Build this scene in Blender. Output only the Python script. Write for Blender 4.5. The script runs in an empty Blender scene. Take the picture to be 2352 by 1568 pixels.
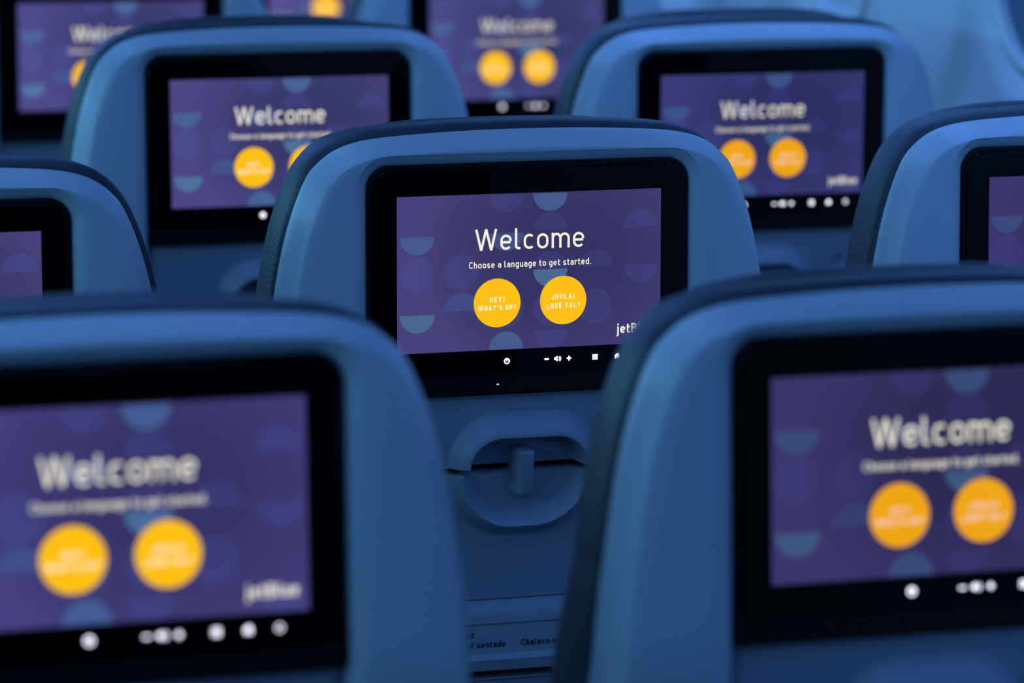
import bpy, math, random
from mathutils import Matrix, Vector
random.seed(4)
SC = bpy.context.scene
C = SC.collection

def lin(r, g, b):
    f = lambda v: ((v/255+.055)/1.055)**2.4 if v/255 > .04045 else v/255/12.92
    return (f(r), f(g), f(b), 1.0)

# ------------------------------------------------------------------ camera
ZC = 1.02                      # height of the screen centres above the floor
CAM = Vector((-0.47800, -2.20643, 0.51836+ZC))
YAW, PITCH, ROLL = [math.radians(a) for a in (17.92616, 10.27493, 0.64463)]
r0 = Vector((math.cos(YAW), -math.sin(YAW), 0)); f0 = Vector((math.sin(YAW), math.cos(YAW), 0)); u0 = Vector((0, 0, 1))
fw = f0*math.cos(PITCH)-u0*math.sin(PITCH); up = u0*math.cos(PITCH)+f0*math.sin(PITCH)
rt = r0*math.cos(ROLL)+up*math.sin(ROLL); up2 = -r0*math.sin(ROLL)+up*math.cos(ROLL)
cd = bpy.data.cameras.new('camera'); cam = bpy.data.objects.new('camera', cd); C.objects.link(cam)
cam.matrix_world = Matrix(((rt.x, up2.x, -fw.x, CAM.x), (rt.y, up2.y, -fw.y, CAM.y), (rt.z, up2.z, -fw.z, CAM.z), (0, 0, 0, 1)))
cd.sensor_width = 36; cd.lens = 9124.64/2352*36; cd.clip_start = .05; cd.clip_end = 60
cd.dof.use_dof = True; cd.dof.focus_distance = 3.215; cd.dof.aperture_fstop = 5.2; cd.dof.aperture_blades = 0
SC.camera = cam
# ------------------------------------------------------------------ world, exposure
w = bpy.data.worlds.new('world'); SC.world = w; w.use_nodes = True
w.node_tree.nodes['Background'].inputs[0].default_value = (.05, .16, .45, 1)
w.node_tree.nodes['Background'].inputs[1].default_value = .15
SC.view_settings.view_transform = 'Standard'; SC.view_settings.look = 'None'
SC.view_settings.exposure = 0; SC.view_settings.gamma = 1

# ------------------------------------------------------------------ mood lighting: long LED washes of the cabin, plus two added fills
def area(name, loc, tgt, sx, sy, power, col):
    l = bpy.data.lights.new(name, 'AREA'); l.shape = 'RECTANGLE'; l.size = sx; l.size_y = sy
    l.energy = power; l.color = col
    o = bpy.data.objects.new(name, l); C.objects.link(o); o.location = loc
    d = (Vector(tgt)-Vector(loc)).normalized()
    x = Vector((0, 1, 0)); z = -d; y = z.cross(x).normalized(); x = y.cross(z)
    o.matrix_world = Matrix(((x.x, y.x, z.x, loc[0]), (x.y, y.y, z.y, loc[1]), (x.z, y.z, z.z, loc[2]), (0, 0, 0, 1)))
    return o
CYAN = (.17, .56, .94); BLUE = (.12, .31, 1.0); ROYAL = (.07, .25, 1.0)
area('aisle_cove_light', (-1.62, 3.7, 1.55), (.35, 3.7, 1.0), 10.6, .10, 66, CYAN)
area('ceiling_wash_light', (.15, 2.9, 2.12), (.15, 2.9, 0), 12.0, .60, 34, BLUE)
area('sidewall_wash_light', (1.00, 3.6, 1.62), (1.33, 3.6, 1.20), 10.5, .06, 28, (.12, .325, 1.0))
area('front_cabin_light', (.1, 7.6, 2.0), (.5, 3.2, 1.0), .8, 1.2, 16, BLUE)  # unseen fill added to brighten the far rows
area('rear_galley_light', (-1.2, -5.2, 1.75), (.4, 0, .9), .9, 1.2, 8, (.15, .44, 1.0))  # unseen fill added behind the camera for the seat faces

# ------------------------------------------------------------------ materials
def mat(name, col, rough=.5, spec=.5, bump=0, bscale=300, metal=0, coat=0):
    m = bpy.data.materials.new(name); m.use_nodes = True; nt = m.node_tree; b = nt.nodes['Principled BSDF']
    b.inputs['Base Color'].default_value = col; b.inputs['Roughness'].default_value = rough
    b.inputs['Specular IOR Level'].default_value = spec; b.inputs['Metallic'].default_value = metal
    b.inputs['Coat Weight'].default_value = coat
    tc = nt.nodes.new('ShaderNodeTexCoord'); n = nt.nodes.new('ShaderNodeTexNoise')
    n.inputs['Scale'].default_value = bscale; n.inputs['Detail'].default_value = 3
    nt.links.new(tc.outputs['Object'], n.inputs['Vector'])
    mx = nt.nodes.new('ShaderNodeMix'); mx.data_type = 'RGBA'; mx.blend_type = 'MULTIPLY'; mx.inputs[0].default_value = .08
    mx.inputs[6].default_value = col; nt.links.new(n.outputs['Fac'], mx.inputs[7]); nt.links.new(mx.outputs[2], b.inputs['Base Color'])
    if bump:
        bp = nt.nodes.new('ShaderNodeBump'); bp.inputs['Strength'].default_value = bump; bp.inputs['Distance'].default_value = .0006
        nt.links.new(n.outputs['Fac'], bp.inputs['Height']); nt.links.new(bp.outputs[0], b.inputs['Normal'])
    return m
def emis(name, col, strength=1.0, tint=False):
    m = bpy.data.materials.new(name); m.use_nodes = True; nt = m.node_tree; b = nt.nodes['Principled BSDF']
    b.inputs['Base Color'].default_value = (.002, .002, .004, 1); b.inputs['Roughness'].default_value = .25
    b.inputs['Emission Strength'].default_value = strength; b.inputs['Emission Color'].default_value = col
    b.inputs['Specular IOR Level'].default_value = .16
    if tint:                                   # per-screen tint: viewing-angle dimming and reflected haze put into the emission
        oi = nt.nodes.new('ShaderNodeObjectInfo'); mx = nt.nodes.new('ShaderNodeMix'); mx.data_type = 'RGBA'; mx.blend_type = 'MULTIPLY'
        mx.inputs[0].default_value = 1; mx.inputs[6].default_value = col
        nt.links.new(oi.outputs['Color'], mx.inputs[7]); nt.links.new(mx.outputs[2], b.inputs['Emission Color'])
    return m
M = {}
M['shell'] = mat('powder_blue_plastic', (.50, .56, .62, 1), .38, .5, .25, 900)
M['panel'] = mat('slate_blue_plastic', (.31, .33, .40, 1), .45, .4, .25, 900)
M['leather'] = mat('navy_leather', (.034, .044, .060, 1), .45, .42, .9, 420)
M['dark'] = mat('black_gap_plastic', (.006, .006, .008, 1), .7, .2)
M['gasket'] = mat('black_satin_frame', (.003, .003, .004, 1), .4, .2)
M['glass'] = mat('black_screen_glass', (.0015, .0015, .002, 1), .08, .16)
M['metal'] = mat('brushed_aluminium', (.45, .46, .48, 1), .35, .5, metal=1)
M['wall'] = mat('cabin_sidewall_laminate', (.68, .71, .72, 1), .5, .3, .15, 500)
M['ceil'] = mat('cabin_ceiling_laminate', (.30, .32, .35, 1), .5, .3)
M['bulkhead'] = mat('dark_bulkhead_laminate', (.22, .24, .27, 1), .6, .2)
M['carpet'] = mat('dark_cabin_carpet', (.03, .04, .06, 1), .95, .1, 1.0, 900)
M['print'] = mat('dark_print', (.01, .012, .02, 1), .6, .2)
M['text'] = emis('warm_white_pixels', lin(255, 250, 232), 1.0, True)
M['orange'] = emis('amber_button_pixels', lin(254, 192, 14), 1.0, True)
M['btext'] = emis('button_caption_pixels', lin(255, 240, 205), 1.0, True)
M['icon'] = emis('white_touch_icon', lin(235, 235, 255), 2.6)
M['led'] = emis('indicator_lens', lin(250, 235, 190), .8)  # emission standing in for a reflected glint, no lamp
for k, c in dict(light=(68, 90, 138), teal=(74, 104, 143), mid=(64, 76, 128), faint=(62, 60, 116)).items():
    M['c_'+k] = emis('backdrop_shape_'+k, lin(*c), 1.0, True)
# dim purple backdrop, brighter towards the sides as the picture on the screen is
def backdrop(c0=(52, 49, 94), c1=(71, 65, 122)):
    m = emis('purple_backdrop_pixels', lin(60, 54, 104), 1.0, True); nt = m.node_tree
    mx = [n for n in nt.nodes if n.type == 'MIX'][0]
    tc = nt.nodes.new('ShaderNodeTexCoord'); sx = nt.nodes.new('ShaderNodeSeparateXYZ'); nt.links.new(tc.outputs['Object'], sx.inputs[0])
    def mth(op, a, b):
        n = nt.nodes.new('ShaderNodeMath'); n.operation = op
        for i, v in enumerate((a, b)):
            if v is None: continue
            if isinstance(v, (int, float)): n.inputs[i].default_value = v
            else: nt.links.new(v, n.inputs[i])
        return n.outputs[0]
    x = mth('MULTIPLY', mth('SUBTRACT', sx.outputs[0], .03), 1/.13); z = mth('MULTIPLY', mth('SUBTRACT', sx.outputs[2], .012), 1/.11)
    rr = mth('ADD', mth('MULTIPLY', x, x), mth('MULTIPLY', z, z))
    cr = nt.nodes.new('ShaderNodeValToRGB'); cr.color_ramp.elements[0].color = lin(*c0); cr.color_ramp.elements[1].color = lin(*c1)
    cr.color_ramp.elements[0].position = 0; cr.color_ramp.elements[1].position = 1
    nt.links.new(rr, cr.inputs[0]); nt.links.new(cr.outputs[0], mx.inputs[6])
    return m
M['back'] = backdrop(); M['c_faint'] = backdrop((58, 56, 109), (72, 70, 132))

# ------------------------------------------------------------------ mesh helpers
class MB:
    def __init__(s): s.v = []; s.f = []; s.m = []
    def add(s, vs, fs, mi=0):
        o = len(s.v); s.v += [tuple(v) for v in vs]; s.f += [tuple(i+o for i in f) for f in fs]; s.m += [mi]*len(fs); return s
    def grid(s, rows, close=False, mi=0):
        n = len(rows[0]); vs = [p for r in rows for p in r]; fs = []
        for i in range(len(rows)-1):
            for j in range(n if close else n-1):
                k = (j+1) % n; fs.append((i*n+j, i*n+k, (i+1)*n+k, (i+1)*n+j))
        return s.add(vs, fs, mi)
    def box(s, x0, x1, y0, y1, z0, z1, mi=0):
        vs = [(x, y, z) for x in (x0, x1) for y in (y0, y1) for z in (z0, z1)]
        return s.add(vs, [(0, 1, 3, 2), (4, 6, 7, 5), (0, 4, 5, 1), (2, 3, 7, 6), (0, 2, 6, 4), (1, 5, 7, 3)], mi)
    def slab(s, loop, y0, y1, mi=0, bev=0.0):
        """closed x,z outline extruded from y0 (front) to y1 with a small front bevel"""
        n = len(loop); cx = sum(p[0] for p in loop)/n; cz = sum(p[1] for p in loop)/n
        rings = []
        if bev:
            off = offset(loop, -bev, True)
            rings.append([(a, y0, b) for a, b in off]); rings.append([(a*.3+c*.7, y0+bev*.3, b*.3+d*.7) for (a, b), (c, d) in zip(off, loop)])
            rings.append([(a, y0+bev, b) for a, b in loop])
        else: rings.append([(a, y0, b) for a, b in loop])
        rings.append([(a, y1, b) for a, b in loop])
        s.grid([r+[r[0]] for r in rings], mi=mi)
        s.add(rings[0], [tuple(range(n))], mi); s.add(rings[-1], [tuple(range(n-1, -1, -1))], mi); return s
    def build(s, name, mats, parent=None, sharp=35, mat_basis=None, weld=1e-5):
        import bmesh
        me = bpy.data.meshes.new(name); me.from_pydata(s.v, [], s.f)
        for m in (mats if isinstance(mats, (list, tuple)) else [mats]): me.materials.append(m)
        for p, mi in zip(me.polygons, s.m): p.material_index = mi
        bm = bmesh.new(); bm.from_mesh(me)
        if weld: bmesh.ops.remove_doubles(bm, verts=bm.verts, dist=weld)
        bmesh.ops.recalc_face_normals(bm, faces=bm.faces); bm.to_mesh(me); bm.free()
        me.shade_smooth()
        if sharp: me.set_sharp_from_angle(angle=math.radians(sharp))
        o = bpy.data.objects.new(name, me); C.objects.link(o); o.parent = parent
        if mat_basis: o.matrix_basis = mat_basis
        return o
def offset(pts, d, closed=False):
    """offset an x,z polyline to its left by d (positive = outward for a loop running clockwise seen from the front)"""
    n = len(pts); out = []
    for i in range(n):
        a = pts[(i-1) % n] if (closed or i > 0) else pts[i]; b = pts[(i+1) % n] if (closed or i < n-1) else pts[i]
        dx, dz = b[0]-a[0], b[1]-a[1]; l = math.hypot(dx, dz) or 1
        out.append((pts[i][0]-dz/l*d, pts[i][1]+dx/l*d))
    return out
def rrect(x0, z0, x1, z1, r, n=8):
    """clockwise seen from the front; r = (top right, bottom right, bottom left, top left)"""
    if not isinstance(r, tuple): r = (r,)*4
    p = []
    for (cx, cz, a0, rr) in ((x1-r[0], z1-r[0], 90, r[0]), (x1-r[1], z0+r[1], 0, r[1]), (x0+r[2], z0+r[2], -90, r[2]), (x0+r[3], z1-r[3], 180, r[3])):
        for i in range(n+1):
            a = math.radians(a0-90*i/n); p.append((cx+rr*math.cos(a), cz+rr*math.sin(a)))
    return p
def ss(a, b, x):
    t = min(1, max(0, (x-a)/(b-a))); return t*t*(3-2*t)
def box_rounded(x0, x1, y0, y1, z0, z1, r, n=5, mb=None, squash=1.0):
    """rounded box (superellipsoid corners) as one mesh"""
    mb = mb or MB(); cx, cy, cz = (x0+x1)/2, (y0+y1)/2, (z0+z1)/2
    hx, hy, hz = (x1-x0)/2, (y1-y0)/2, (z1-z0)/2
    r = min(r, hx*.999, hy*.999, hz*.999); rows = []
    angs = [math.radians(-90+90*i/n) for i in range(n+1)]+[math.radians(90*i/n) for i in range(n+1)]
    for k, a in enumerate(angs):
        zz = (hz-r)*(-1 if k <= n else 1)+r*math.sin(a); rr = r*math.cos(a); ring = []
        for q in range(4):
            sx, sy = ((1, 1), (-1, 1), (-1, -1), (1, -1))[q]
            for i in range(n+1):
                b = math.radians(90*q+90*i/n)
                ring.append((cx+sx*(hx-r)+rr*math.cos(b), cy+sy*(hy-r)+rr*math.sin(b), cz+zz))
        rows.append(ring)
    mb.grid(rows, close=True); nn = len(rows[0])
    mb.add(rows[0], [tuple(range(nn))]); mb.add(rows[-1], [tuple(range(nn))]); return mb

# ------------------------------------------------------------------ a monoline alphabet for the writing in the place
def arc(cx, cy, rx, ry, a0, a1, n=14):
    return [(cx+rx*math.cos(math.radians(a0+(a1-a0)*i/n)), cy+ry*math.sin(math.radians(a0+(a1-a0)*i/n))) for i in range(n+1)]
def stad(x0, y0, x1, y1, start=0, end=360, r=None):
    """narrow rounded-rectangle bowl, counter-clockwise, from angle start to end"""
    cx, cy = (x0+x1)/2, (y0+y1)/2; rx = (x1-x0)/2; ry = (y1-y0)/2; r = min(rx if r is None else r, ry); out = []
    n = int(abs(end-start)/6)+2
    for i in range(n+1):
        a = math.radians(start+(end-start)*i/n); c, s = math.cos(a), math.sin(a)
        out.append((cx+math.copysign(rx-r, c)*(min(1, abs(c)*6))+r*c, cy+math.copysign(ry-r, s)*min(1, abs(s)*6)+r*s))
    return out
def glyph(ch, s):
    """strokes (centre lines) of a character, cap height 1, stroke width s; returns strokes, advance width"""
    h = s/2; X = .715; T = 1-h; x = X-h
    acc = None
    if ch in 'éóÉ': acc = ch; ch = {'é': 'e', 'ó': 'o', 'É': 'E'}[ch]
    g = []; wd = .56
    if ch == 'W': wd = 1.07; g = [[(h*.9, 1), (.29, 0), (.535, 1), (.78, 0), (wd-h*.9, 1)]]
    elif ch == 'e': wd = .56; g = [[(h*1.3, X/2), (wd-h, X/2)]+stad(h, h, wd-h, x, 0, 318)]; g = [[(h*1.2, X*.50), (wd-h, X*.50)], stad(h, h, wd-h, x, 5, 322)]
    elif ch == 'l': wd = .27; g = [[(h, 1), (h, .17)]+arc(h+.13, .17, .13, .17-h, 180, 270, 6)+[(wd, h)]]
    elif ch == 'c': wd = .50; g = [stad(h, h, .56-h, x, 46, 314)]
    elif ch == 'o': wd = .56; g = [stad(h, h, wd-h, x)]
    elif ch == 'm': wd = .90; g = [[(h, 0), (h, X)], [(h, .45)]+arc(.245, .46, .245-h, x-.46, 180, 0)+[(.49-h, 0)], [(.49-h, .45)]+arc(.245+.45-h, .46, .245-h+.0, x-.46, 180, 0)+[(wd-h, 0)]]; g[2] = [(.49-h, .45)]+arc((.49-h+wd-h)/2, .46, (wd-.49)/2, x-.46, 180, 0)+[(wd-h, 0)]
    elif ch == 'n': wd = .52; g = [[(h, 0), (h, X)], [(h, .45)]+arc(wd/2, .45, wd/2-h, x-.45, 180, 0)+[(wd-h, 0)]]
    elif ch == 'h': wd = .52; g = [[(h, 0), (h, 1)], [(h, .45)]+arc(wd/2, .45, wd/2-h, x-.45, 180, 0)+[(wd-h, 0)]]
    elif ch == 'u': wd = .52; g = [[(wd-h, 0), (wd-h, X)], [(wd-h, .26)]+arc(wd/2, .26, wd/2-h, .26-h, 360, 180)+[(h, X)]]
    elif ch == 'r': wd = .38; g = [[(h, 0), (h, X)], [(h, .45)]+arc(.27, .45, .27-h, x-.45, 180, 55)]
    elif ch == 't': wd = .36; g = [[(.12, .93), (.12, .2)]+arc(.12+.15, .2, .15, .2-h, 180, 270, 6)+[(wd, h)], [(0, x), (.34, x)]]
    elif ch == 'f': wd = .36; g = [[(.13, 0), (.13, .78)]+arc(.13+.16, .78, .16, .22-h, 180, 90, 6)+[(wd, T)], [(0, x), (.34, x)]]
    elif ch == 's': wd = .49; g = [[(wd-h*.8, x-.06)]+arc(.3, x-.13, .0, .13, 90, 90, 1)+arc(.2, x-.145, .2-h, .145, 90, 255, 10)+arc(.28, .165+h*.3, .21-h, .165-h*.7, 80, -90, 10)+[(.2, h), (h*.6, h+.09)]]
    elif ch == 'a': wd = .52; g = [[(.08, x-.04)]+arc(.26, x-.17, .26-h, .17, 105, 0, 9)+[(wd-h, 0)], [(wd-h, .43), (.22, .43)]+arc(.22, (.43+h)/2, .22-h, (.43-h)/2, 90, 270, 9)+[(.34, h), (wd-h, .13)]]
    elif ch == 'g': wd = .53; g = [stad(h, h, wd-h, x), [(wd-h, X), (wd-h, -.06)]+arc(wd/2, -.06, wd/2-h, .18-h*.6, 0, -140, 10)]
    elif ch == 'd': wd = .53; g = [stad(h, h, wd-h, x), [(wd-h, 1), (wd-h, 0)]]
    elif ch == 'b': wd = .53; g = [stad(h, h, wd-h, x), [(h, 1), (h, 0)]]
    elif ch == 'q': wd = .53; g = [stad(h, h, wd-h, x), [(wd-h, X), (wd-h, -.27)]]
    elif ch == 'i': wd = s; g = [[(h, 0), (h, X)], [(h, 1-s*.95), (h, 1)]]
    elif ch == 'j': wd = s+.06; g = [[(wd-h, X), (wd-h, -.12)]+arc(wd-h-.12, -.12, .12, .16-h*.4, 0, -90, 6)+[(0, -.28+h*.4)], [(wd-h, 1-s*.95), (wd-h, 1)]]
    elif ch == 'v': wd = .5; g = [[(h, X), (.25, 0), (wd-h, X)]]
    elif ch == 'w': wd = .78; g = [[(h, X), (.22, 0), (.39, X), (.56, 0), (wd-h, X)]]
    elif ch == 'C': wd = .60; g = [stad(h, h, .66-h, T, 40, 320)]
    elif ch == 'H': wd = .64; g = [[(h, 0), (h, 1)], [(wd-h, 0), (wd-h, 1)], [(h, .5), (wd-h, .5)]]
    elif ch == 'E': wd = .54; g = [[(wd, h), (h, h), (h, T), (wd, T)], [(h, .51), (wd*.92, .51)]]
    elif ch == 'F': wd = .52; g = [[(h, 0), (h, T), (wd, T)], [(h, .48), (wd*.92, .48)]]
    elif ch == 'L': wd = .50; g = [[(h, 1), (h, h), (wd, h)]]
    elif ch == 'Y': wd = .66; g = [[(h, 1), (.33, .44), (wd-h, 1)], [(.33, .46), (.33, 0)]]
    elif ch == 'A': wd = .70; g = [[(h, 0), (.35, 1), (wd-h, 0)], [(.17, .27), (.53, .27)]]
    elif ch == 'T': wd = .60; g = [[(0, T), (wd, T)], [(.3, T), (.3, 0)]]
    elif ch == 'S': wd = .60; g = [[(wd-h*1.1, T-.12)]+arc(.30, T-.21, .30-h, .21, 40, 90, 4)+arc(.26, T-.21, .26-h, .21, 100, 250, 10)+arc(.33, h+.22, .27-h, .22, 70, -90, 10)+arc(.28, h+.2, .26-h*.6, .2, -95, -145, 4)]
    elif ch == 'U': wd = .62; g = [[(h, 1), (h, .31)]+arc(.31, .31, .31-h, .31-h, 180, 360)+[(wd-h, 1)]]
    elif ch == 'P': wd = .58; g = [[(h, 0), (h, T), (.32, T)]+arc(.32, (T+.4)/2, .26-h, (T-.4)/2, 90, -90, 10)+[(h, .4)]]
    elif ch == 'O': wd = .64; g = [stad(h, h, wd-h, T)]
    elif ch == 'Q': wd = .66; g = [stad(h, h, .64-h, T), [(.38, .26), (wd, -.02)]]
    elif ch == 'B': wd = .61; g = [[(.33, .52), (h, .52), (h, T), (.32, T)]+arc(.32, (T+.52)/2, .25-h, (T-.52)/2, 90, -90, 9), [(h, .52), (h, h), (.34, h)]+arc(.34, (.52+h)/2, .27-h, (.52-h)/2, -90, 90, 9)]
    elif ch == '!': wd = s; g = [[(h, 1), (h, .30)], [(h, 0), (h, s*.95)]]
    elif ch == '¡': wd = s; g = [[(h, .70-.2), (h, -.22)], [(h, .78), (h, .78-s*.95)]]
    elif ch == '?': wd = .5; g = [[(h, .76)]+arc(.25, .75, .25-h, .25-h, 170, -40, 10)+[(.25, .44), (.25, .28)], [(.25, 0), (.25, s*.95)]]
    elif ch == '¿': wd = .5; g = [[(wd-h, .02)]+arc(.25, .03, .25-h, .25-h, -10, -220, 10)+[(.25, .34), (.25, .50)], [(.25, .78), (.25, .78-s*.95)]]
    elif ch == '.': wd = s; g = [[(h, 0), (h, s)]]
    elif ch == "'": wd = s; g = [[(h, 1), (h, .72)]]
    elif ch == ' ': wd = .18
    if acc in ('é', 'ó'): g.append([(wd*.42, X+.09), (wd*.68, X+.27)])
    if acc == 'É': g.append([(wd*.40, 1.09), (wd*.66, 1.25)])
    return g, wd
def ribbon(mb, pts, s, y, tf, mi):
    n = len(pts); L = []; R = []
    q = [pts[0]]
    for p in pts[1:]:
        if math.hypot(p[0]-q[-1][0], p[1]-q[-1][1]) > 1e-4: q.append(p)
    pts = q; n = len(pts)
    if n < 2: return
    for i in range(1, n-1):                     # sharp corners: two straight strokes
        a, b, c = Vector(pts[i-1]), Vector(pts[i]), Vector(pts[i+1])
        d1 = (b-a).normalized(); d2 = (c-b).normalized()
        if d1.dot(d2) < .45:
            k = s/2 if d1.dot(d2) > -.3 else 0
            e = b+d1*k; ribbon(mb, pts[:i]+[(e.x, e.y)], s, y, tf, mi); ribbon(mb, pts[i:], s, y-.000004, tf, mi); return
    closed = math.hypot(pts[0][0]-pts[-1][0], pts[0][1]-pts[-1][1]) < 2e-3
    for i in range(n):
        if closed and i in (0, n-1): a, b, c = pts[n-2], pts[0], pts[1]
        else: a, b, c = pts[max(i-1, 0)], pts[i], pts[min(i+1, n-1)]
        d1 = Vector((b[0]-a[0], b[1]-a[1])); d2 = Vector((c[0]-b[0], c[1]-b[1]))
        if d1.length < 1e-9: d1 = d2
        if d2.length < 1e-9: d2 = d1
        d1.normalize(); d2.normalize(); t = (d1+d2)
        if t.length < 1e-6: t = d1
        t.normalize(); nn = Vector((-t.y, t.x)); k = 1/max(.42, nn.dot(Vector((-d1.y, d1.x))))
        L.append((b[0]+nn.x*s/2*k, b[1]+nn.y*s/2*k)); R.append((b[0]-nn.x*s/2*k, b[1]-nn.y*s/2*k))
    mb.grid([[(*tf(*p),) for p in L], [(*tf(*p),) for p in R]], mi=mi)
def write(mb, txt, x0, x1, base, cap, s, y, mi=0, gap=.12):
    """txt between x0 and x1 (the spacing is fitted), baseline and cap height in metres, on the plane y"""
    gl = [glyph(c, s) for c in txt]; tot = sum(w_ for _, w_ in gl); n = len(txt)-1
    if x1 is None or x0 is None: adv = gap
    else: adv = ((x1-x0)/cap-tot)/n
    if x1 is not None and x0 is not None and adv < .03:            # too wide: narrow the letters a little
        kx = ((x1-x0)/cap)/(tot+.07*n); adv = .07
    else: kx = 1
    if x0 is None: x0 = x1-(tot+adv*n)*cap
    cx = 0
    for i, (g, w_) in enumerate(gl):
        tf = lambda a, b, cx=cx, i=i: (x0+(cx+a)*cap*kx, y-.00001*(i % 2), base+b*cap)
        for st in g: ribbon(mb, st, s, y, tf, mi)
        cx += w_+adv
    return mb

# ------------------------------------------------------------------ outlines of the seat back, in the plane of its screen (metres)
def catmull(P, n):
    out = []
    for i in range(len(P)-1):
        p0 = P[max(i-1, 0)]; p1 = P[i]; p2 = P[i+1]; p3 = P[min(i+2, len(P)-1)]
        for k in range(n):
            t = k/n
            out.append(tuple(.5*((2*p1[d])+(-p0[d]+p2[d])*t+(2*p0[d]-5*p1[d]+4*p2[d]-p3[d])*t*t+(-p0[d]+3*p1[d]-3*p2[d]+p3[d])*t**3) for d in (0, 1)))
    out.append(P[-1]); return out
SHELL = [(228, -570), (229, -480), (229.5, -400), (229, -320), (228, -250), (225.5, -180), (220.4, -119), (216.0, -66), (208.8, -15), (200.6, 27), (191, 58), (181, 80), (172.5, 90), (164, 97), (155, 102), (144, 105.8), (128, 108.9), (100, 111.2), (50, 113.4), (0, 114.0)]
SHELL = [(a/1000, b/1000) for a, b in SHELL]
def resample(P, m):
    L = [0]
    for a, b in zip(P, P[1:]): L.append(L[-1]+math.hypot(b[0]-a[0], b[1]-a[1]))
    out = []; j = 0
    for i in range(m+1):
        t = L[-1]*i/m
        while j < len(P)-2 and L[j+1] < t: j += 1
        k = (t-L[j])/max(1e-9, L[j+1]-L[j]); out.append((P[j][0]+(P[j+1][0]-P[j][0])*k, P[j][1]+(P[j+1][1]-P[j][1])*k))
    return out
dense = catmull(SHELL, 12)
i1 = min(range(len(dense)), key=lambda i: abs(dense[i][1]-.050)); i2 = min(range(len(dense)), key=lambda i: abs(dense[i][0]-.132)+(0 if dense[i][1] > .05 else 9))
NA, NB, NC = 70, 22, 16
half = resample(dense[:i1+1], NA)[:-1]+resample(dense[i1:i2+1], NB)[:-1]+resample(dense[i2:], NC)   # right half, bottom to top centre
def mirror(h): return [(-a, b) for a, b in h][:-1]+[(0.0, h[-1][1])]+[(a, b) for a, b in reversed(h)][1:]  # left bottom, over the top, right bottom
OUT = mirror(half)                 # runs clockwise seen from the front: left offset = outward
HW, TOPZ, BOTZ, RC = .1370, .0886, -.1010, .019
zi = -.57
ih = [(HW, zi+(TOPZ-RC-zi)*i/NA) for i in range(NA)]+[(HW-RC+RC*math.cos(math.radians(90*i/NB)), TOPZ-RC+RC*math.sin(math.radians(90*i/NB))) for i in range(NB)]+[((HW-RC)*(1-i/NC), TOPZ) for i in range(NC+1)]
# match heights along the sides so that rows run level
for i in range(NA):
    k = i/NA; z = half[i][1]; zt = z if z < -.05 else -.05+(z+.05)*((TOPZ-RC+.05)/(half[NA][1]+.05)); ih[i] = (HW, min(zt, TOPZ-RC))
INN = mirror(ih)
def lean(z): return .0 if z > -.095 else .20*(-.095-z)-.004*(1-math.exp((z+.095)/.03))
def ye(z): return .021+.06*max(0, min(.15, -.04-z))        # depth of the shell's rear edge
def put(P, y): return [(a, (y(b) if callable(y) else y)+lean(b), b) for a, b in P]
def lerpP(P, Q, t): return [(a+(c-a)*t, b+(d-b)*t) for (a, b), (c, d) in zip(P, Q)]

def make_shell(par, T):
    mb = MB(); cre = offset(OUT, -.0128); chm = offset(INN, .0090)
    chm = [(a, min(b, .0972)) for a, b in chm]
    rows = [put(offset(OUT, -.004), lambda z: ye(z)+.010), put(offset(OUT, -.0005), lambda z: ye(z)+.004), put(OUT, ye)]
    for t, q in ((.05, .88), (.14, .74), (.28, .58), (.50, .37), (.75, .155), (.93, .02)):
        rows.append(put(offset(OUT, -.0128*t), lambda z, q=q: -.001+(ye(z)+.001)*q))
    rows.append(put(cre, -.0012)); rows.append(put(lerpP(cre, chm, .06), -.0022))
    for t in (.33, .66): rows.append(put(lerpP(cre, chm, t), -.0028))
    rows.append(put(lerpP(cre, chm, .97), -.0028)); rows.append(put(chm, -.0022)); rows.append(put(offset(INN, .0045), .0002)); rows.append(put(offset(INN, .0008), .0030)); rows.append(put(INN, .0045)); rows.append(put(INN, .030))
    mb.grid(rows); return mb.build('shell', M['shell'], par, 40, T)

def make_back_cushion(par, T):
    mb = MB(); rows = []
    prof = [(.030, -.007), (.0305, -.004), (.033, -.0008), (.038, .0008), (.052, .0012), (.068, .0010), (.080, -.0004), (.090, -.0040), (.099, -.011), (.107, -.025), (.114, -.05)]
    for y, d in prof:
        r = []
        O = [(a2+(a3-a2)*k3, b2+(b3-b2)*k3) for (a2, b2), (a3, b3), (_, zz) in zip(offset(OUT, d), offset(OUT, d+.0038), OUT) for k3 in (ss(.078, .112, zz),)]
        for (a, b), (oa, ob) in zip(O, OUT):
            g = math.exp(-((ob+.050)/.0035)**2)*.0028        # stitched seam across the leather
            k = 1 - g/max(.05, abs(a)); r.append((a*k, y+lean(ob)*.8+(y-.030)*.35*ss(-.046, -.120, ob), b))
        rows.append(r)
    mb.grid(rows); L = rows[-1]; n = len(L)
    vs = []; fs = []
    for i in range(n//2):
        vs += [L[i], (L[i][0]*.5, L[i][1]+.006, L[i][2]), (L[-1-i][0]*.5, L[-1-i][1]+.006, L[i][2]), L[-1-i]]
    for i in range(n//2-1):
        for j in range(3): fs.append((4*i+j, 4*i+j+1, 4*i+j+5, 4*i+j+4))
    mb.add(vs, fs)
    return mb.build('back_cushion', M['leather'], par, 50, T)
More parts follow.
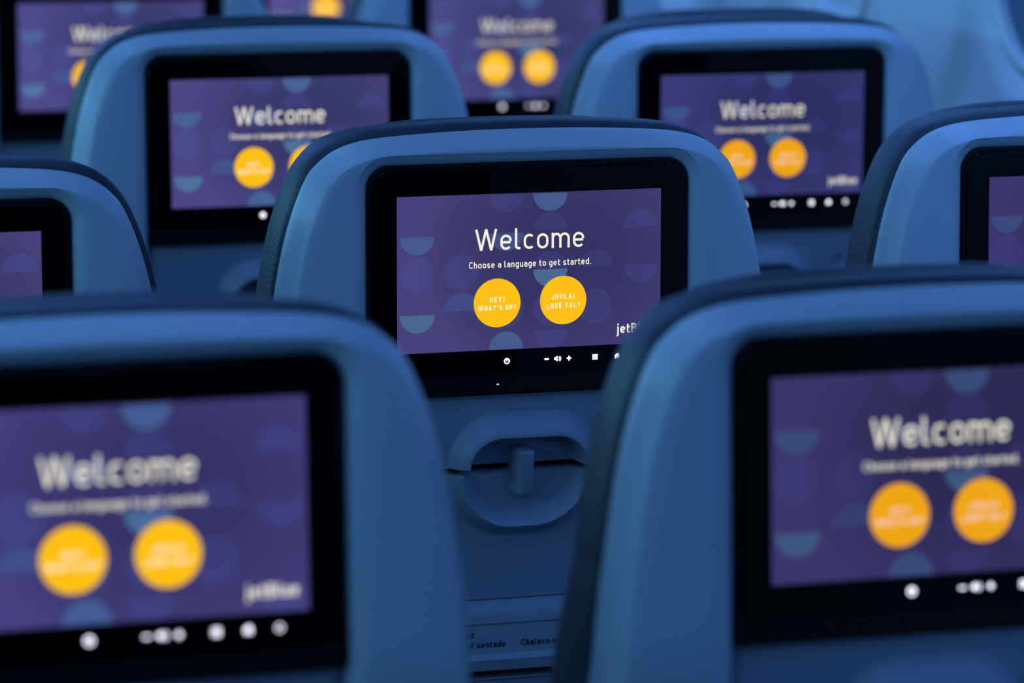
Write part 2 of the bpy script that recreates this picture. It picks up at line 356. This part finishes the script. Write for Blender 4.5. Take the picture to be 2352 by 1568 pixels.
def make_headrest(par, T):
    hp = catmull([(.110, -.09), (.118, -.03), (.128, .04), (.143, .078), (.145, .090), (.138, .1005), (.124, .1095), (.100, .1145), (.065, .1180), (0, .1190)], 6)
    O = mirror(hp); rows = []
    for y, d in ((.080, -.010), (.084, -.003), (.090, 0), (.102, .001), (.112, -.001), (.121, -.007), (.127, -.022), (.130, -.05)): rows.append([(a, y, b) for a, b in offset(O, d)])
    mb = MB(); mb.grid(rows)
    for L in (rows[0], rows[-1]):
        n = len(L); vs = []; fs = []
        for i in range(n//2): vs += [L[i], L[-1-i]]
        for i in range(n//2-1): fs.append((2*i, 2*i+1, 2*i+3, 2*i+2))
        mb.add(vs, fs)
    return mb.build('headrest', M['leather'], par, 50, T)

def disc(cx, cz, r, a0=0, a1=360, n=48):
    return [(cx+r*math.cos(math.radians(a0+(a1-a0)*i/n)), cz+r*math.sin(math.radians(a0+(a1-a0)*i/n))) for i in range(n+(0 if a1-a0 == 360 else 1))]
def flat(mb, loop, y, mi=0): mb.add([(a, y, b) for a, b in loop], [tuple(range(len(loop)))], mi)

def make_monitor(par, T):
    mb = MB()
    fr = rrect(-HW, BOTZ, HW, TOPZ, (RC, .006, .003, RC), 10)
    mb.slab(fr, .0012, .028, 0, .0012)
    mon = mb.build('monitor', M['gasket'], par, 10, T)
    g = MB(); g.slab(rrect(-HW+.0035, -.0845, HW-.0035, TOPZ-.0040, (RC-.0035, .002, .002, RC-.0035), 10), .0000, .0030, 0, .0009)
    g.build('glass', M['glass'], mon, 10)
    SW, SH = .1126, .0637
    d = MB(); y = -.0002
    flat(d, [(-SW, -SH), (SW, -SH), (SW, SH), (-SW, SH)], y, 0)
    R = .0146; k = 1
    def shp(kind, x, z, mi):
        nonlocal k
        a = {'o': (0, 360), 'u': (180, 360), 'n': (0, 180)}[kind]
        L = [(min(SW, max(-SW, p)), min(SH, max(-SH, q))) for p, q in disc(x, z, R, *a)]
        k += 1; flat(d, L, y-.00003*k, mi)
    for kind, x, z, mi in (('u', -.0957, .0307, 1), ('o', -.0957, .0002, 4), ('u', -.0957, -.0327, 2), ('o', -.0584, .0007, 4), ('n', -.0584, -.0303, 3), ('u', -.0201, .0629, 4), ('u', .0171, .0629, 1), ('n', .0171, .0330, 4),
                           ('u', -.0204, .0315, 3), ('n', .0951, .0323, 4), ('u', .0957, .0016, 4), ('n', .0570, .0015, 4), ('n', .0171, .0008, 4), ('u', .0172, .0007, 2), ('o', .0555, -.0310, 4), ('o', -.0203, -.0310, 4),
                           ('o', .0171, -.0310, 4), ('n', -.0206, -.0634, 1), ('u', .0173, -.0492, 4), ('u', .0957, -.0492, 4)):
        shp(kind, x, z, mi)
    d.build('display', [M['back'], M['c_light'], M['c_teal'], M['c_mid'], M['c_faint']], mon, None, weld=0)
    yt = -.0016
    t = MB(); write(t, 'Welcome', -.0471, .0459, .01805, .0173, .112, yt); t.build('greeting', M['text'], mon, None, weld=0)
    t = MB(); write(t, 'Choose a language to get started.', -.0523, .0517, .0037, .0053, .145, yt); t.build('caption', M['text'], mon, None, weld=0)
    for (cx, lines) in ((-.0284, (('HEY!', -.0348, -.0222, -.0243), ("WHAT'S UP?", -.0448, -.0123, -.0311))), (.0281, (('¡HOLA!', .0188, .0375, -.0240), ('¿QUÉ TAL?', .0138, .0423, -.0314)))):
        b = MB(); flat(b, disc(cx, -.0251, .0199, n=72), -.0012, 0)
        for s_, a, c, z in lines: write(b, s_, a, c, z, .0041, .215, yt, 1)
        b.build('language_button', [M['orange'], M['btext']], mon, None, weld=0)
    t = MB(); write(t, 'jetBlue', .0743, .1061, -.0544, .0079, .17, yt); t.build('airline_logo', M['text'], mon, None, weld=0)
    # touch icons below the picture
    yi = -.0002; zi_ = -.0733
    tf = lambda a, b: (a, yi, b)
    b = MB(); ribbon(b, arc(-.0197, zi_, .0020, .0020, 115, 425, 30), .0011, yi, tf, 0); ribbon(b, [(-.0197, zi_+.0026), (-.0197, zi_-.0002)], .0010, yi, tf, 0); b.build('power_icon', M['icon'], mon, None, weld=0)
    b = MB(); flat(b, rrect(.0124, zi_-.0007, .0163, zi_+.0007, .0006, 4), yi); b.build('volume_down_icon', M['icon'], mon, None, weld=0)
    b = MB(); flat(b, [(.0208, zi_-.0010), (.0208, zi_+.0012), (.0218, zi_+.0012), (.0238, zi_+.0024), (.0238, zi_-.0022), (.0218, zi_-.0010)], yi)
    for r_ in (.0022, .0034): ribbon(b, arc(.0233, zi_, r_*.95, r_*.8, -48, 48, 10), .0006, yi, tf, 0)
    b.build('speaker_icon', M['icon'], mon, None, weld=0)
    b = MB(); flat(b, rrect(.0316, zi_-.0006, .0356, zi_+.0006, .0005, 4), yi); flat(b, rrect(.0330, zi_-.0020, .0342, zi_+.0020, .0005, 4), yi-.00005); b.build('volume_up_icon', M['icon'], mon, None, weld=0)
    b = MB()
    for j in (-1, 0, 1):
        flat(b, rrect(.0538, zi_+j*.0016-.0006, .0550, zi_+j*.0016+.0006, .0003, 3), yi); flat(b, rrect(.0553, zi_+j*.0016-.0006, .0584, zi_+j*.0016+.0006, .0003, 3), yi)
    b.build('menu_icon', M['icon'], mon, None, weld=0)
    b = MB(); hx = .0753; flat(b, [(hx-.0025, zi_+.0002), (hx, zi_+.0023), (hx+.0008, zi_+.0017), (hx+.0008, zi_+.0023), (hx+.0015, zi_+.0023), (hx+.0015, zi_+.0011), (hx+.0025, zi_+.0002), (hx+.0019, zi_+.0002), (hx+.0019, zi_-.0022), (hx+.0005, zi_-.0022), (hx+.0005, zi_-.0010), (hx-.0005, zi_-.0010), (hx-.0005, zi_-.0022), (hx-.0019, zi_-.0022), (hx-.0019, zi_+.0002)], yi)
    b.build('home_icon', M['icon'], mon, None, weld=0)
    b = MB(); ribbon(b, arc(.0944, zi_, .0017, .0017, 0, 360, 24), .0007, yi, tf, 0); ribbon(b, [(.0944, zi_-.0008), (.0944, zi_+.0009)], .0006, yi, tf, 0); b.build('information_icon', M['icon'], mon, None, weld=0)
    b = MB(); b.slab([(a, -.0922+(q+.0922)*.45) for a, q in disc(-.0272, -.0922, .0011, n=16)], .0006, .0030, 0, .0001); b.build('indicator_lens', M['glass'], mon, 40)  # glossy dot added where a reflected glint sits
    return mon

YP = lambda z: .0085+lean(z)       # plane of the lower back
def stadium_d(x, z, hw, top, r):
    """signed distance to an upright arch (rounded top corners radius r), negative inside"""
    qx = abs(x)-(hw-r); qz = (z-(top-r))
    if qz < 0: return abs(x)-hw
    return math.hypot(max(qx, 0), max(qz, 0))+min(max(qx, qz), 0)-r
def make_upper_panel(par, T):
    z0, z1 = -.1627, -.1005; mb = MB(); rows = []
    xs = [-.1362+.2724*i/170 for i in range(171)]; zs = [z1+(z0-z1)*j/60 for j in range(61)]
    for z in zs:
        r = []
        for x in xs:
            do = stadium_d(x, z, .0650, -.1170, .044); di = stadium_d(x, z, .0495, -.1375, .0255)
            h = 0
            if do < 0:
                if di > 0:
                    u = do/(do-di); h = .0165*math.sin(min(1, u*1.02)*math.pi/2)**1.15
                else: h = .0165-.0270*ss(0, .0022, -di)
            h += .0028*ss(z1-.0045, z1-.0020, z)
            h -= .0045*ss(.1285, .1362, abs(x))
            hook = math.hypot(x-.0925, z+.1385); h -= .004*(1-ss(.0055, .0085, hook)); h += .003*(1-ss(.002, .0045, hook))
            r.append((x, YP(z)-h, z))
        rows.append(r)
    mb.grid(rows); e = rows[-1]; mb.grid([e, [(x, y+.006, z-.0008) for x, y, z in e], [(x, YP(z0)+.02, z0-.0006) for x, y, z in e]])
    return mb.build('upper_back_panel', M['panel'], par, 40, T)
def make_tray(par, T):
    z1, z0 = -.1682, -.2790; mb = MB(); rows = []
    xs = [-.1340+.268*i/150 for i in range(151)]; zs = [z1+(z0-z1)*j/90 for j in range(91)]
    for z in zs:
        r = []
        for x in xs:
            dn = stadium_d(x, 2*z1-z, .0440, z1+.0335, .034); dc = stadium_d(x, 2*z1-z, .0545, z1+.0450, .0449); dd = stadium_d(x, 2*z1-z, .0640, z1+.0560, .055)
            h = 0
            if dn < 0: h = -.0030
            elif dc < 0: h = -.0030+.0160*(dn/(dn-dc))**.9
            elif dd < 0: h = .0130*(1-ss(0, 1, dc/(dc-dd)))
            h -= .0030*ss(.1290, .1340, abs(x)); h -= .003*ss(.0012, 0, z1-z)
            r.append((x, YP(z)+.0005-h, z))
        rows.append(r)
    t0 = rows[0]; mb.grid([[(x, y+.018, z) for x, y, z in t0], [(x, y+.001, z+.0003) for x, y, z in t0], t0]); mb.grid(rows)
    e = rows[-1]; mb.grid([e, [(x, y+.018, z) for x, y, z in e]])
    tr = mb.build('tray_table', M['panel'], par, 40, T)
    l = MB(); loop = rrect(-.0086, -.1905, .0086, -.1475, (.005, .0075, .0075, .005), 6); yl = YP(-.165)-.0030
    loop = [(a*(1-.06*(b < -.17))-.12*(b+.165)*0, b) for a, b in loop]
    n = len(loop); ins = offset(loop, -.0022, True); ins2 = offset(loop, -.0042, True)
    sl = lambda z: .06*(z+.165)
    rings = [[(a, yl+.016, b) for a, b in loop], [(a, yl-.0010+lean(b)-lean(-.165), b) for a, b in loop], [(a, yl-.0065+lean(b)-lean(-.165), b) for a, b in ins], [(a, yl-.0078+lean(b)-lean(-.165), b) for a, b in ins2]]
    l.grid([r+[r[0]] for r in rings]); l.add(rings[-1], [tuple(range(n))])
    l.build('tray_latch', M['panel'], tr, 40)
    return tr
def strip(mb, prof, x0, x1, nx=2, mi=0):
    mb.grid([[(x0+(x1-x0)*i/nx, y, z) for i in range(nx+1)] for y, z in prof], mi=mi)
def make_lower(par, T):
    # placard housing below the tray: lit ledge, face with the printed notice, lower lip
    mb = MB(); z = -.2795; yb = YP(z)
    prof = [(yb+.012, -.2765), (yb+.0062, -.2775), (yb+.0035, -.2790), (yb-.0080, -.2868), (yb-.0098, -.2882), (yb-.0104, -.2900), (yb-.0104, -.2978), (yb-.0085, -.2984), (yb-.0085, -.2992), (yb-.0100, -.2998), (yb-.0085, -.3240), (yb-.0105, -.3256), (yb-.0130, -.3270), (yb-.0135, -.3280), (yb-.0105, -.3376), (yb+.012, -.3382)]
    strip(mb, prof, -.1340, .1340); pl = mb.build('placard_panel', M['panel'], par, 25, T)
    t = MB(); yp = yb-.0101
    sh = lambda z: yp+.0007*((-.2998-z)/.0242)*2.1
    def w2(txt, x0, x1, zb):
        s = MB(); write(s, txt, x0, x1, zb, .0053, .16, 0, gap=.19)
        t.add([(x, sh(z)+y-.0003, z) for x, y, z in s.v], s.f)
    w2('Fasten seat belt while seated', None, -.0385, -.3094); w2('Abróchese el cinturón mientras esté sentado', None, -.0103, -.3181)
    w2('Chaleco salvavidas bajo el asiento', .0035, None, -.3181); w2('Life vest under seat', .0560, None, -.3094)
    t.v = [(max(-.130, min(.130, x)), y, z) for x, y, z in t.v]
    t.build('notice_text', M['print'], pl, None, weld=0)
    # literature pocket with a rolled top edge
    mb = MB(); z = -.345; yb = YP(z); prof = [(yb+.010, -.3440), (yb-.008, -.3452), (yb-.0125, -.3462), (yb-.0128, -.3478), (yb-.0108, -.3492), (yb-.014, -.42), (yb-.016, -.50), (yb-.008, -.560), (yb+.01, -.568)]
    prof = [(y+.0, zz) if zz > -.4 else (y+lean(zz)-lean(-.349), zz) for y, zz in prof]
    strip(mb, prof, -.1340, .1340); mb.build('literature_pocket', M['panel'], par, 25, T)
    # dark recess seen through the gaps
    mb = MB(); pr = [(.026, .02), (.026+lean(-.11), -.11), (.030+lean(-.3), -.30), (.032+lean(-.57), -.57)]
    strip(mb, pr, -.1372, .1372); mb.build('inner_frame', M['dark'], par, 25, T)

def make_base(par):
    mb = box_rounded(-.222, .222, .130, .600, .335, .465, .045); mb.build('seat_cushion', M['leather'], par, 50)
    mb = box_rounded(-.215, .215, .115, .590, .285, .335, .012, 3); mb.build('seat_pan', M['dark'], par, 40)
    for x in (-.15, .15):
        mb = MB()
        for (y0, y1) in ((.20, .14), (.50, .56)):
            mb.add([(x+sx, y+sy, z) for (y, z) in ((y0, .287), (y1, .02)) for sx, sy in ((-.012, -.016), (.012, -.016), (.012, .016), (-.012, .016))], [(0, 1, 5, 4), (1, 2, 6, 5), (2, 3, 7, 6), (3, 0, 4, 7), (0, 3, 2, 1), (4, 5, 6, 7)])
        mb.box(x-.02, x+.02, .10, .60, 0, .022)
        mb.build('leg', M['metal'], par, 40)
def make_armrest(par, x):
    mb = box_rounded(x-.024, x+.024, .135, .500, .615, .650, .014, 4)
    arm = mb.build('armrest', M['leather'], par, 50)
    b = MB(); b.add([(x+sx, y, z) for (y, y2, z) in ((.15, .21, .616), (.30, .37, .31)) for (sx, y) in ((-.014, y), (.014, y), (.014, y2), (-.014, y2))], [(0, 1, 5, 4), (1, 2, 6, 5), (2, 3, 7, 6), (3, 0, 4, 7), (0, 3, 2, 1), (4, 5, 6, 7)])
    b.build('armrest_bracket', M['dark'], arm, 40)

# ------------------------------------------------------------------ the seats
W, P, T0 = .515, .81172, math.radians(-2.8674)
# row, column, tilt, turn, dx, dy, dz, viewing-angle and reflection tint, label
SEATS = [
 (1, 1, .0178, .0018, .0004, .0072, -.0003, (1.0, 1.0, 1.0), 'sharply focused blue seat in the middle of the picture, tray latch visible below'),
 (0, 0, -.0280, .0082, -.0016, .0015, .0069, (1.0, 1.05, 1.12), 'large blurred blue seat back in the bottom left corner, with the full airline logo'),
 (0, 1, -.0220, -.0006, 0, -.0020, .0037, (.70, .68, .72), 'large blurred blue seat back in the bottom right corner, both orange buttons visible'),
 (1, 0, .0047, -.0029, -.0005, -.0042, -.0154, (1.22, 1.25, 1.25), 'blue seat cut by the left frame edge halfway up, only blank purple screen showing'),
 (1, 2, .0007, .0003, .0010, -.0004, .0003, (.70, .65, .76), 'blue seat cut by the right frame edge beside the wall, screen barely showing'),
 (2, 1, -.0163, .0020, .0009, .0025, .0029, (1.10, 1.18, 1.16), 'blue seat behind and left of the sharp middle seat, second orange button half hidden'),
 (2, 2, .0389, -.0043, .0006, -.0051, -.0038, (.72, .84, .96), 'blue seat before the bright sidewall at upper right, first orange button partly hidden'),
 (3, 1, .0040, .0012, .0025, -.0016, .0035, (1.22, 1.32, 1.30), 'very blurred blue seat in the top left corner, only half of Welcome showing'),
 (3, 2, .0001, -.0012, -.0033, .0020, .0023, (1.10, 1.25, 1.20), 'very blurred blue seat at top centre, Welcome above two full orange buttons'),
 (4, 2, 0, 0, 0, 0, 0, (1.5, 1.5, 1.4), 'farthest blue seat, only its screen bottom peeking through the gap at the top edge'),
]
def back_matrix(t, dz): return Matrix.Translation((0, 0, ZC+dz)) @ Matrix.Rotation(T0+t, 4, 'X')
def tag(o, label=None, cat=None, group=None, kind=None):
    if label: o['label'] = label
    if cat: o['category'] = cat
    if group: o['group'] = group
    if kind: o['kind'] = kind
    return o
proto = bpy.data.objects.new('airline_seat', None); C.objects.link(proto); proto.empty_display_size = .1
I4 = Matrix.Identity(4)
make_shell(proto, I4); make_back_cushion(proto, I4); make_headrest(proto, I4); make_monitor(proto, I4)
make_upper_panel(proto, I4); make_tray(proto, I4); make_lower(proto, I4); make_base(proto); make_armrest(proto, W/2)
BACK = {'shell', 'back_cushion', 'headrest', 'monitor', 'upper_back_panel', 'tray_table', 'placard_panel', 'literature_pocket', 'inner_frame'}
seats = []
for i, (r, c, t, yw, dx, dy, dz, tint, label) in enumerate(SEATS):
    if i == 0: root = proto
    else:
        root = proto.copy(); C.objects.link(root)
        for ch in list(proto.children):
            q = ch.copy(); C.objects.link(q); q.parent = root
            for g in ch.children:
                h = g.copy(); C.objects.link(h); h.parent = q
    seats.append((root, t, dz, tint)); tag(root, label, 'seat', 'airline seats with lit seat-back screens')
for i, (r, c, t, yw, dx, dy, dz, tint, label) in enumerate(SEATS):
    root = seats[i][0]; root.location = (c*W+dx, r*P+dy, 0); root.rotation_euler = (0, 0, yw)
    for ch in root.children:
        base = ch.name.split('.')[0]
        if base in BACK: ch.matrix_basis = back_matrix(t, dz)
        if base == 'headrest': ch.matrix_basis = ch.matrix_basis @ Matrix.Translation((0, 0, {(1, 1): -.003, (1, 0): -.002, (2, 1): .003, (2, 2): .003}.get((r, c), 0)))
        if base == 'back_cushion' and (r, c) == (1, 0): ch.matrix_basis = Matrix.Translation((.007, 0, .001)) @ ch.matrix_basis   # this cover sits a little askew
        if base == 'monitor':
            for g in ch.children:
                gb = g.name.split('.')[0]
                if gb == 'display': g.color = (*tint, 1)
                elif gb in ('greeting', 'caption', 'airline_logo'):
                    k = .92 if c < 2 else .80
                    g.color = (k, k, k, 1)
                elif gb == 'language_button':
                    g.color = (1, 1, 1, 1) if (r, c) in ((1, 1), (0, 0), (2, 1), (3, 1), (3, 2), (4, 2)) else (.88, .72, .9, 1)
    if c == 0: make_armrest(root, -W/2)
# on the sharp seat this dot glows, a reflected warm glint put in as emission
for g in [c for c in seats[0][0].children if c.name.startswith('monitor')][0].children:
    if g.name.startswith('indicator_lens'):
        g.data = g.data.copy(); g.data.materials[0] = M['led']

# ------------------------------------------------------------------ the cabin
YA, YB = -6.0, 9.0
def struct(o): o['kind'] = 'structure'; return o
mb = MB(); mb.box(-2.30, 1.36, YA, YB, -.06, 0); struct(mb.build('floor', M['carpet']))
mb = MB(); mb.box(-2.30, 1.36, YA, YB, 2.16, 2.22); struct(mb.build('ceiling', M['ceil']))
mb = MB(); mb.box(-2.30, 1.36, YB, YB+.05, 0, 2.16); struct(mb.build('wall_front', M['bulkhead']))
mb = MB(); mb.box(-2.30, 1.36, YA-.05, YA, 0, 2.16); struct(mb.build('wall_rear', M['bulkhead']))
WIN = [1.59+.55*k for k in range(-5, 9)]; WZ = 1.238; PW, PH = .106, .165
def wall_x(z): return 1.315+.020*math.sin(min(1, max(0, z/1.2))*math.pi)-.16*max(0, (z-1.05))**1.6-.10*max(0, .9-z)**2*.3
def pane_d(y, z):
    yc = min(WIN, key=lambda q: abs(q-y)); ey = abs(y-yc); ez = abs(z-WZ); n = 3.0
    return ((ey/PW)**n+(ez/PH)**n)**(1/n)-1, yc
def wall_right():
    ys = []; y = YA
    while y < YB:
        ys.append(y); y += .0125
    ys.append(YB); zs = [0, .2, .4, .6, .7]+[.7+.0125*k for k in range(1, 75)]+[1.70, 1.80, 1.95, 2.16]
    rows = []
    for z in zs:
        r = []
        for y in ys:
            dd, yc = pane_d(y, z); x = wall_x(z)
            x += .014*(1-ss(-.05, .25, dd))                         # scooped reveal around each window
            hw = .120+.9*max(0, 1.14-z)**1.2; e = abs(abs(y-yc)-hw)     # moulded crease of the window panel
            if z > .98: x -= .0035*math.exp(-(e/.006)**2)
            x -= .012*ss(0, .03, abs(y-yc)-hw)*ss(.95, 1.08, z)
            r.append((x, y, z))
        rows.append(r)
    mb = MB(); mb.grid(rows)
    keep = [f for f in mb.f if pane_d(sum(mb.v[i][1] for i in f)/4, sum(mb.v[i][2] for i in f)/4)[0] > -.035]   # window openings
    mb.m = [0]*len(keep); mb.f = keep
    return struct(mb.build('wall_right', M['wall'], None, 60))
wall_right()
M['shade'] = mat('pale_window_shade', (.60, .63, .66, 1), .5, .3)
M['pane'] = mat('dim_cabin_window_glass', (.10, .15, .22, 1), .35, .3)
for k, yc in enumerate(WIN):
    def sup(a, b, n=40):
        out = []
        for i in range(n):
            t = -2*math.pi*i/n; c, s = math.cos(t), math.sin(t)
            out.append((a*math.copysign(abs(c)**(2/3), c), b*math.copysign(abs(s)**(2/3), s)))
        return out
    o = sup(PW*1.03, PH*1.02); i_ = sup(PW*.90, PH*.93); X0 = wall_x(WZ)
    zx = lambda q: wall_x(WZ+q)+.013
    mb = MB(); ringf = lambda L, dx: [(zx(b)+dx, yc+a, WZ+b) for a, b in L]
    rows = [ringf(o, .004), ringf(o, -.007), ringf(sup(PW*.97, PH*.975), -.010), ringf(i_, -.006), ringf(i_, .008)]
    mb.grid([r+[r[0]] for r in rows]); fr = mb.build('window_%d' % (k+1), M['wall'], None, 50); struct(fr)
    p = MB(); p.add(ringf(sup(PW*.92, PH*.94), .004), [tuple(range(40))])
    open_ = abs(yc-1.59) < .01                 # one shade is up, the others are pulled down
    p.build('pane' if open_ else 'window_shade', M['pane'] if open_ else M['shade'], fr, None)
# far wall on the left, and the closed stowage bins above both seat blocks
mb = MB(); mb.box(-2.30, -2.25, YA, YB, 0, 2.16); struct(mb.build('wall_left', M['bulkhead']))
for name, sx, x0 in (('trim_1', 1, 1.33), ('trim_2', -1, -2.27)):
    prof = [(0, 1.63), (-.10, 1.615), (-.55, 1.66), (-.70, 1.74), (-.72, 1.86), (-.60, 2.02), (-.45, 2.155), (0, 2.158)]
    prof = [(x0+sx*a, b) for a, b in prof]
    mb = MB(); mb.grid([[(a, y, b) for y in [YA+(YB-YA)*i/15 for i in range(16)]] for a, b in prof]); struct(mb.build(name, M['ceil'], None, 30))
# dado rail where the sidewall meets the floor
mb = MB(); mb.box(1.26, 1.31, YA, YB, 0, .18); struct(mb.build('baseboard_right', M['panel']))
